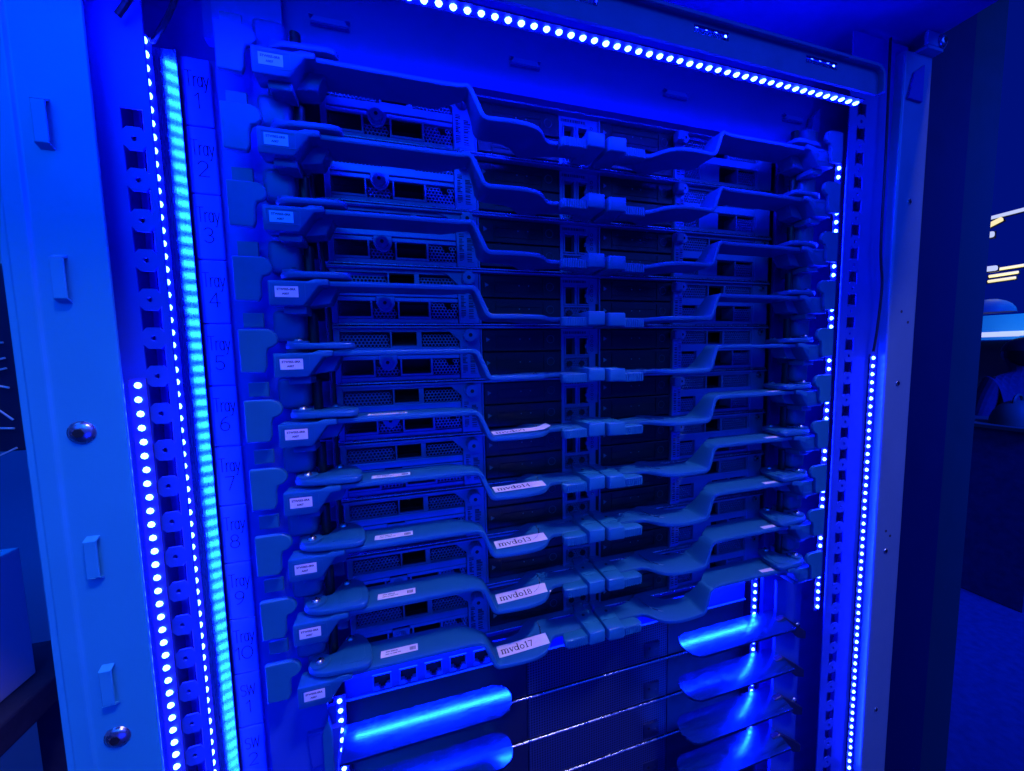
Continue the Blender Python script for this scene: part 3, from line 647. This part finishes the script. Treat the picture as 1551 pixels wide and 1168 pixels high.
# =================================================================== SWITCHES BELOW
def arc_lever(x0, x1, round_left, round_right):
    """convex brushed plate, front edge drooping, ends rounded in plan"""
    m = MB(); nx, ny = 28, 10; yf, yb = 263.0, 290.0; r = 12.0; vs = []
    def inset(y, on):
        if not on: return 0.0
        c = (yf + yb) / 2; h = (yb - yf) / 2; d = abs(y - c) / h
        return r * (1 - math.sqrt(max(0, 1 - d * d)))
    for lay in (0, 1):
        for j in range(ny + 1):
            v = j / ny; y = yf + (yb - yf) * v
            z = -282.0 - 2.4 * (1 - v) ** 2 - lay * 2.0
            a, b = x0 + inset(y, round_left), x1 - inset(y, round_right)
            for i in range(nx + 1): vs.append((a + (b - a) * i / nx, y, z))
    q = (nx + 1); o = q * (ny + 1)
    for j in range(ny):
        for i in range(nx):
            k = j * q + i; m.f += [[k, k + 1, k + q + 1, k + q], [o + k, o + k + q, o + k + q + 1, o + k + 1]]
    for i in range(nx):
        for k, dd in ((i, 0), (ny * q + i, 0)): m.f.append([k, k + 1, o + k + 1, o + k])
    for j in range(ny):
        for k in (j * q, j * q + nx): m.f.append([k, k + q, o + k + q, o + k])
    m.v = vs; m.m = [0] * len(m.f); m.smooth = [True] * len(m.f); return m
def make_switch():
    t = thing('network_switch', 's', 'network switch', (0, 0, 0), 'network switches below the trays')
    MB().box(-56, 350, 309.2, 700, -317, -273.6).build('switch_body', M_switch, t)
    MB().box(-56, 96, 304.5, 309, -315.8, -274, bev=.5).build('face_plate', M_switch, t)
    MB().box(96.6, 250, 304.5, 309, -315.8, -274, bev=.5).build('mesh_panel', M_perf, t)
    MB().box(250.6, 350, 304.5, 309, -315.8, -274, bev=.5).build('face_plate', M_switch, t)
    MB().cyl((0, 304.6, 0), 1.1, 406, 'x', 10).mesh('edge_trim', M_screw)
    e = MB().cyl((-56, 305, -274.2), 1.1, 406, 'x', 12).build('edge_trim', M_screw, t)
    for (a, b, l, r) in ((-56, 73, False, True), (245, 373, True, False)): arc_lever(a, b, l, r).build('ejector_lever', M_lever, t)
    MB().box(222, 240, 303.6, 304.3, -312, -296, bev=.3).cyl((236, 303.5, -304), .8, -.2, 'y', 8, 1).cyl((228, 303.5, -302), 1.4, -.2, 'y', 10, 2).build('indicator_panel', [M_switch, M_ring, M_void], t)
    MB().prism([(362, -282), (372, -280), (403, -303), (403, -312), (392, -308)], 274, 279, 'y', bev=.8).build('bracket_and_shadow', M_switch, t)  # dark strut in place of the diagonal shadow beside the right lever
    MB().prism([(-80, -272), (-57, -272), (-60, -296), (-78, -300)], 280, 284, 'y', bev=.8).build('bracket_and_shadow', M_panel, t)
    return t
sw0 = make_switch()
SWL = {1: 'topmost network switch, bright streak along its left lever, below the ethernet ports', 2: 'network switch level with the SW 2 plate, second of the lever pairs', 3: 'third network switch down, only its right lever fully in view', 4: 'lowest network switch in view, cut by the bottom edge', 5: 'network switch just below the frame edge, under the other levers'}
for k in range(1, 5):
    t = sw0 if k == 1 else copy_tree(sw0)
    t.location = (0, 0, CAMZ - (k - 1) * U * .001); t['label'] = SWL[k]
# port panel between the last tray and the first switch
pp = thing('port_panel', 'narrow panel with a row of empty ethernet ports under the mvdo17 tray', 'port panel')
base = -11 * U
pb = MB(); pxs = [-36.4 + 20.8 * i for i in range(5)]
edges = [-57] + [e for x in pxs for e in (x, x + 14.8)] + [350]
for i in range(0, len(edges), 2): pb.box(edges[i], edges[i + 1], 303.5, 306, base + 217.5, base + 231)
pb.box(-57, 350, 303.5, 306, base + 231.05, base + 245); pb.box(-57, 350, 303.5, 306, base + 215.6, base + 217.45); pb.box(-57, 350, 320, 322, base + 215.6, base + 245, 1)
pb.build('panel_face', [M_panel, M_void], pp)
MB().box(-57, 350, 301.2, 303.4, base + 214.9, base + 216.2, bev=.4).build('edge_trim', M_steel, pp)
rj = MB()
rj.box(.2, 14.6, 307, 308, .2, 13.3, 1)
for q in ((0, 1, 0, 13.5), (13.8, 14.8, 0, 13.5), (1, 13.8, 12.6, 13.5), (1, 4.2, 0, 3.2), (10.6, 13.8, 0, 3.2), (4.2, 5.6, 0, 1.4), (9.2, 10.6, 0, 1.4)): rj.box(q[0], q[1], 302.4, 306.8, q[2], q[3])
rj = rj.mesh('ethernet_port', [M_label, M_void])
for x in pxs: inst(rj, 'ethernet_port', pp, (x, 0, base + 217.5))
# bracket pieces at the lower left and right
lbk = thing('rack_side_bracket', 'bent blue-lit bracket below the lowest left hinge block', 'bracket')
MB().prism([(-86, -258), (-60, -258), (-66, -470), (-80, -470)], 284, 287, 'y', bev=.6).build('bracket_plate', M_rail, lbk)
MB().prism([(-69, -470), (-69, -272), (-64.6, -260), (-62.6, -272), (-66, -470)], 277, 281, 'y', bev=.6).build('bracket_flange', M_handle, lbk)
inst(screw_z, 'screw', lbk, (-74, 283.6, -286)).rotation_euler = (PI / 2, 0, 0)
rbk = thing('rack_side_plate', 'flat side plate joining the right switch levers to the slotted rail', 'side plate')
MB().box(372, 408, 284, 287, -520, -246, bev=.6).build('bracket_plate', M_rail, rbk)
for z in (-299, -388): inst(screw_z, 'screw', rbk, (399, 280.8, z)).rotation_euler = (PI / 2, 0, 0)

# =================================================================== CABLES
def cable(label, pts, r, name='cable'):
    P = [Vector(p) for p in pts]; q = []
    for i in range(len(P) - 1):
        a, b, c, d = P[max(i - 1, 0)], P[i], P[i + 1], P[min(i + 2, len(P) - 1)]
        for s_ in range(6):
            u = s_ / 6; q.append(.5 * ((2 * b) + (c - a) * u + (2 * a - 5 * b + 4 * c - d) * u * u + (3 * b - a - 3 * c + d) * u ** 3))
    q.append(P[-1]); o = MB().tube([tuple(p) for p in q], r, 8).build(name, M_cable); single(o); tag(o, label, 'cable', 'thin black cables in the rack'); return o
cable('thin black cable hanging down the right rail to the LED strip by the zinc post', [(452, 258, 290), (453, 257, 190), (452, 256, 100), (457, 256, 62), (454, 256, 20), (452, 257, -4)], 1.1)
cable('black cable slanting over the top of the left rail above the LEDs', [(-112, 264, 290), (-121, 262, 225), (-131, 262, 200), (-140, 263, 186)], 1.5)
cable('second black cable curling from the roof to the start of the long left LED strip', [(-96, 268, 290), (-106, 266, 235), (-118, 272, 205), (-134, 284, 192), (-143, 298, 200)], 1.4)
cable('black cable running down beside the left ends of the tray faces', [(-82, 292, 288), (-74, 294, 236), (-62, 297, 160), (-55, 297, 90), (-51.5, 297, 20), (-52, 297, -60), (-53, 297, -150)], 1.9)

# =================================================================== HALL BEYOND
fl = MB().box(-9000, 14000, -6000, 14000, -10, 0).build('floor', M_floor); tag(fl, 'dark hall carpet', kind='structure')
def metres(o, x=0, y=0, z=0): o.location = (x, y, z); return o
def hall(label, cat, name, parts_fn, group=None):
    t = bpy.data.objects.new(name, None); COL.objects.link(t); tag(t, label, cat, group); parts_fn(t); return t
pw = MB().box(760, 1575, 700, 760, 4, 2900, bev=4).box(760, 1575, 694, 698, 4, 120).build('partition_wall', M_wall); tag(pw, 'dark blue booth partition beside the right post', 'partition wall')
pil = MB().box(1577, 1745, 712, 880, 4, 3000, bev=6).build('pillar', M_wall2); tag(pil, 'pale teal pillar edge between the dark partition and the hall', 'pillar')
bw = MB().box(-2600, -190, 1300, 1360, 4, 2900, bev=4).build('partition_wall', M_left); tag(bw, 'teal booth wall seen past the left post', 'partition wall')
# glass case with pale cables at far left
gc = hall('dark display screen with pale tangled line drawing at the far left edge', 'display screen', 'display_screen', lambda t: None)
MB().box(-1500, -585, 788, 800, 1462, 1760, bev=3).build('screen_panel', M_switch, gc)
rng = random.Random(5); ln = MB()
for i in range(7):
    z = 1490 + i * 28; pts = [(-760 + j * 22, 785, z + rng.uniform(-16, 16) - j * 3) for j in range(8)]; ln.tube(pts, 1.6, 5)
ln.build('line_drawing', M_white, gc)
# white plinth on a dark stool
pl = MB().box(-900, -394, 290, 500, CAMZ * 1000 - 329, CAMZ * 1000 - 188.5, bev=1.5).build('white_plinth', M_white); tag(pl, 'white display box standing on a dark table at the lower left edge', 'display box')
tb = hall('dark side table carrying the white display box', 'table', 'side_table', lambda t: None)
MB().box(-960, -372, 270, 560, CAMZ * 1000 - 360, CAMZ * 1000 - 330, bev=3).build('tabletop', M_cloth, tb)
for x, y in ((-396, 300), (-396, 535), (-930, 300), (-930, 535)): MB().box(x - 18, x + 18, y - 18, y + 18, 2, CAMZ * 1000 - 361, bev=2).build('leg', M_cloth, tb)
# ceiling lamps, spot lamps
M_lampw = mat('lamp_white', (.8, .8, .8), .5, 0, 0, emit=(.6, .68, 1.0), power=.9)
M_lampy = mat('lamp_warm', (.8, .8, .7), .5, 0, 0, emit=(1.0, .85, .33), power=1.0)
def hlamp(label, p, sx, sz, m, rz=0, name='ceiling_lamp'):
    t = bpy.data.objects.new(name, None); COL.objects.link(t); t.location = (p[0], p[1], p[2] + CAMZ); t.rotation_euler = (0, rz, math.radians(-70)); tag(t, label, 'ceiling lamp', 'lamps under the far hall ceiling')
    sx *= .85; sz *= .8; MB().box(-sx / 2, sx / 2, -30, 30, -sz / 2, sz / 2, bev=min(sz, 60) * .3).build('diffuser', m, t)
    MB().box(-sx / 2 - 8, sx / 2 + 8, 32, 60, -sz / 2 - 8, sz / 2 + 8, bev=3).build('housing', M_dark, t); return t
hlamp('long white linear lamp high in the far hall', (5.4, 2.05, 1.21), 1200, 28, M_lampw, -.11)
hlamp('warm round spot lamp just below the long white linear lamp', (4.94, 2.0, 1.055), 110, 40, M_lampy, -.5)
hlamp('small warm spot lamp beside the pillar, below the other spot', (4.89, 2.0, .95), 55, 55, M_lampw)
hlamp('small bluish oval lamp beside the pillar', (4.93, 2.0, .665), 95, 50, M_lampw)
hlamp('upper of the three short warm bar lamps', (5.19, 2.0, .685), 210, 24, M_lampy, -.06)
hlamp('middle of the three short warm bar lamps', (5.13, 2.0, .625), 190, 24, M_lampy, -.06)
hlamp('lowest of the three short warm bar lamps', (5.11, 2.0, .578), 180, 24, M_lampy, -.06)
# far booth with sign boards
fb = hall('far exhibition booth with a pale header and white sign pills above the crowd', 'booth', 'exhibition_booth', lambda t: None)
M_hdr = mat('booth_header', (.10, .75, .8), .5, 0, .05, 3)
lamp('header_fill', (5.0, 1.2, 1.0), (5.5, 2.05, 0.17), 0.4, 0.2, 2.2, (0.0, 0.2, 1.0), 60)  # unseen lamp added to brighten the booth header
def at_hall(mb, name, m, p):
    o = mb.build(name, m, fb); o.location = (p[0], p[1], p[2] + CAMZ); o.rotation_euler = (0, 0, math.radians(-70)); return o
at_hall(MB().box(-900, 900, 0, 60, -120, 120, bev=4), 'header_panel', M_hdr, (5.55, 2.05, .17))
at_hall(MB().box(-140, 140, 0, 30, -22, 22, bev=14), 'sign_board', M_lampw, (5.0, 1.97, .095))
at_hall(MB().box(-140, 140, 0, 30, -22, 22, bev=14), 'sign_board', M_lampw, (5.42, 1.97, .105))
at_hall(MB().dome((0, 0, 0), 150, 120, 'z', 20, 5), 'dome_top', M_white, (4.96, 2.0, .285))
at_hall(MB().box(-900, 900, 300, 330, -1000, -125), 'back_wall', M_wall, (5.6, 2.1, .17))
# visitor with dark hair and dark jacket
per = thing('person', 'standing visitor in dark jacket with dark hair holding a pale leaflet', 'person', (0, 0, 0))
per.location = (4.05, 1.45, 0); per.rotation_euler = (0, 0, math.radians(150))
bm = bmesh.new()
J = {'pel': (0, 0, 920, 150), 'wst': (0, 0, 1060, 135), 'chs': (0, 5, 1270, 158), 'nek': (0, 5, 1405, 62), 'hd0': (0, -12, 1470, 70), 'hd1': (0, -18, 1545, 92), 'hd2': (0, -10, 1600, 80),
     'ls': (-165, 0, 1345, 66), 'le': (-215, -10, 1080, 48), 'lw': (-150, -190, 930, 34), 'rs': (165, 0, 1345, 66), 're': (215, -10, 1080, 48), 'rw': (150, -190, 930, 34),
     'lh': (-90, 0, 860, 96), 'lk': (-95, -10, 480, 66), 'la': (-95, 10, 80, 44), 'lt': (-100, -130, 40, 38), 'rh': (90, 0, 860, 96), 'rk': (95, -10, 480, 66), 'ra': (95, 10, 80, 44), 'rt': (100, -130, 40, 38)}
E_ = [('pel', 'wst'), ('wst', 'chs'), ('chs', 'nek'), ('nek', 'hd0'), ('hd0', 'hd1'), ('hd1', 'hd2'), ('chs', 'ls'), ('ls', 'le'), ('le', 'lw'), ('chs', 'rs'), ('rs', 're'), ('re', 'rw'), ('pel', 'lh'), ('lh', 'lk'), ('lk', 'la'), ('la', 'lt'), ('pel', 'rh'), ('rh', 'rk'), ('rk', 'ra'), ('ra', 'rt')]
names = list(J)
for sgn, wname in ((-1, 'lw'), (1, 'rw')):       # hand: palm, four fingers, thumb
    wx, wy, wz, _ = J[wname]; pn = wname + 'p'; J[pn] = (wx - sgn * 10, wy - 60, wz - 8, 30); names.append(pn); E_.append((wname, pn))
    for i in range(4):
        a, b = f'{pn}{i}', f'{pn}{i}b'; off = (i - 1.5) * 19
        J[a] = (wx - sgn * 14, wy - 100, wz - 8 + off, 9.5); J[b] = (wx - sgn * 30, wy - 138 + abs(i - 1.3) * 6, wz - 12 + off, 8); names += [a, b]; E_ += [(pn, a), (a, b)]
    a = pn + 't'; J[a] = (wx - sgn * 40, wy - 85, wz + 30, 10); names.append(a); E_.append((pn, a))
vi = {n_: i for i, n_ in enumerate(names)}
me = bpy.data.meshes.new('body'); me.from_pydata([V(J[n_][:3]) for n_ in names], [(vi[a], vi[b]) for a, b in E_], [])
bo = bpy.data.objects.new('body', me); COL.objects.link(bo); bo.parent = per
md = bo.modifiers.new('skin', 'SKIN'); sd = bo.modifiers.new('sub', 'SUBSURF'); sd.levels = sd.render_levels = 2
for n_ in names:
    r_ = J[n_][3] * .001; d_ = me.skin_vertices[0].data[vi[n_]]; d_.radius = (r_, r_ * (.72 if n_ in ('pel', 'wst', 'chs') else 1)); d_.use_root = n_ == 'pel'
me.materials.append(M_cloth)
bm.free()
hair = MB().dome((0, -2, 1560), 104, 92, 'z', 20, 6).dome((0, 16, 1560), 96, -120, 'z', 20, 5).build('hair', M_hair, per)
face = MB().dome((0, -62, 1535), 66, 60, 'y', 18, 5).dome((0, -112, 1530), 13, 22, 'y', 10, 3).build('face', M_skin, per)
ft = MB()
for x in (-28, 28): ft.dome((x, -108, 1552), 9, 5, 'y', 10, 3)
ft.box(-22, 22, -114, -104, 1494, 1502, bev=3); ft.build('features', M_hair, face)
MB().box(-95, 95, -322, -319, 830, 960).build('leaflet', M_white, per)
# low counter behind the visitor
ct = hall('dark counter with a pale round bag on it at the right edge', 'counter', 'counter', lambda t: None)
MB().box(3450, 4300, 1150, 1600, 1086, 1112, bev=4).build('countertop', M_wall2, ct); MB().box(3480, 4280, 1170, 1580, 4, 1085).build('cabinet', M_floor, ct)
bg_ = MB().dome((3600, 1300, 1113), 110, 150, 'z', 18, 6).torus((3600, 1300, 1250), 45, 8, 'y', 16, 6).build('bag', M_wall2); tag(bg_, 'pale round bag standing on the dark counter', 'bag')
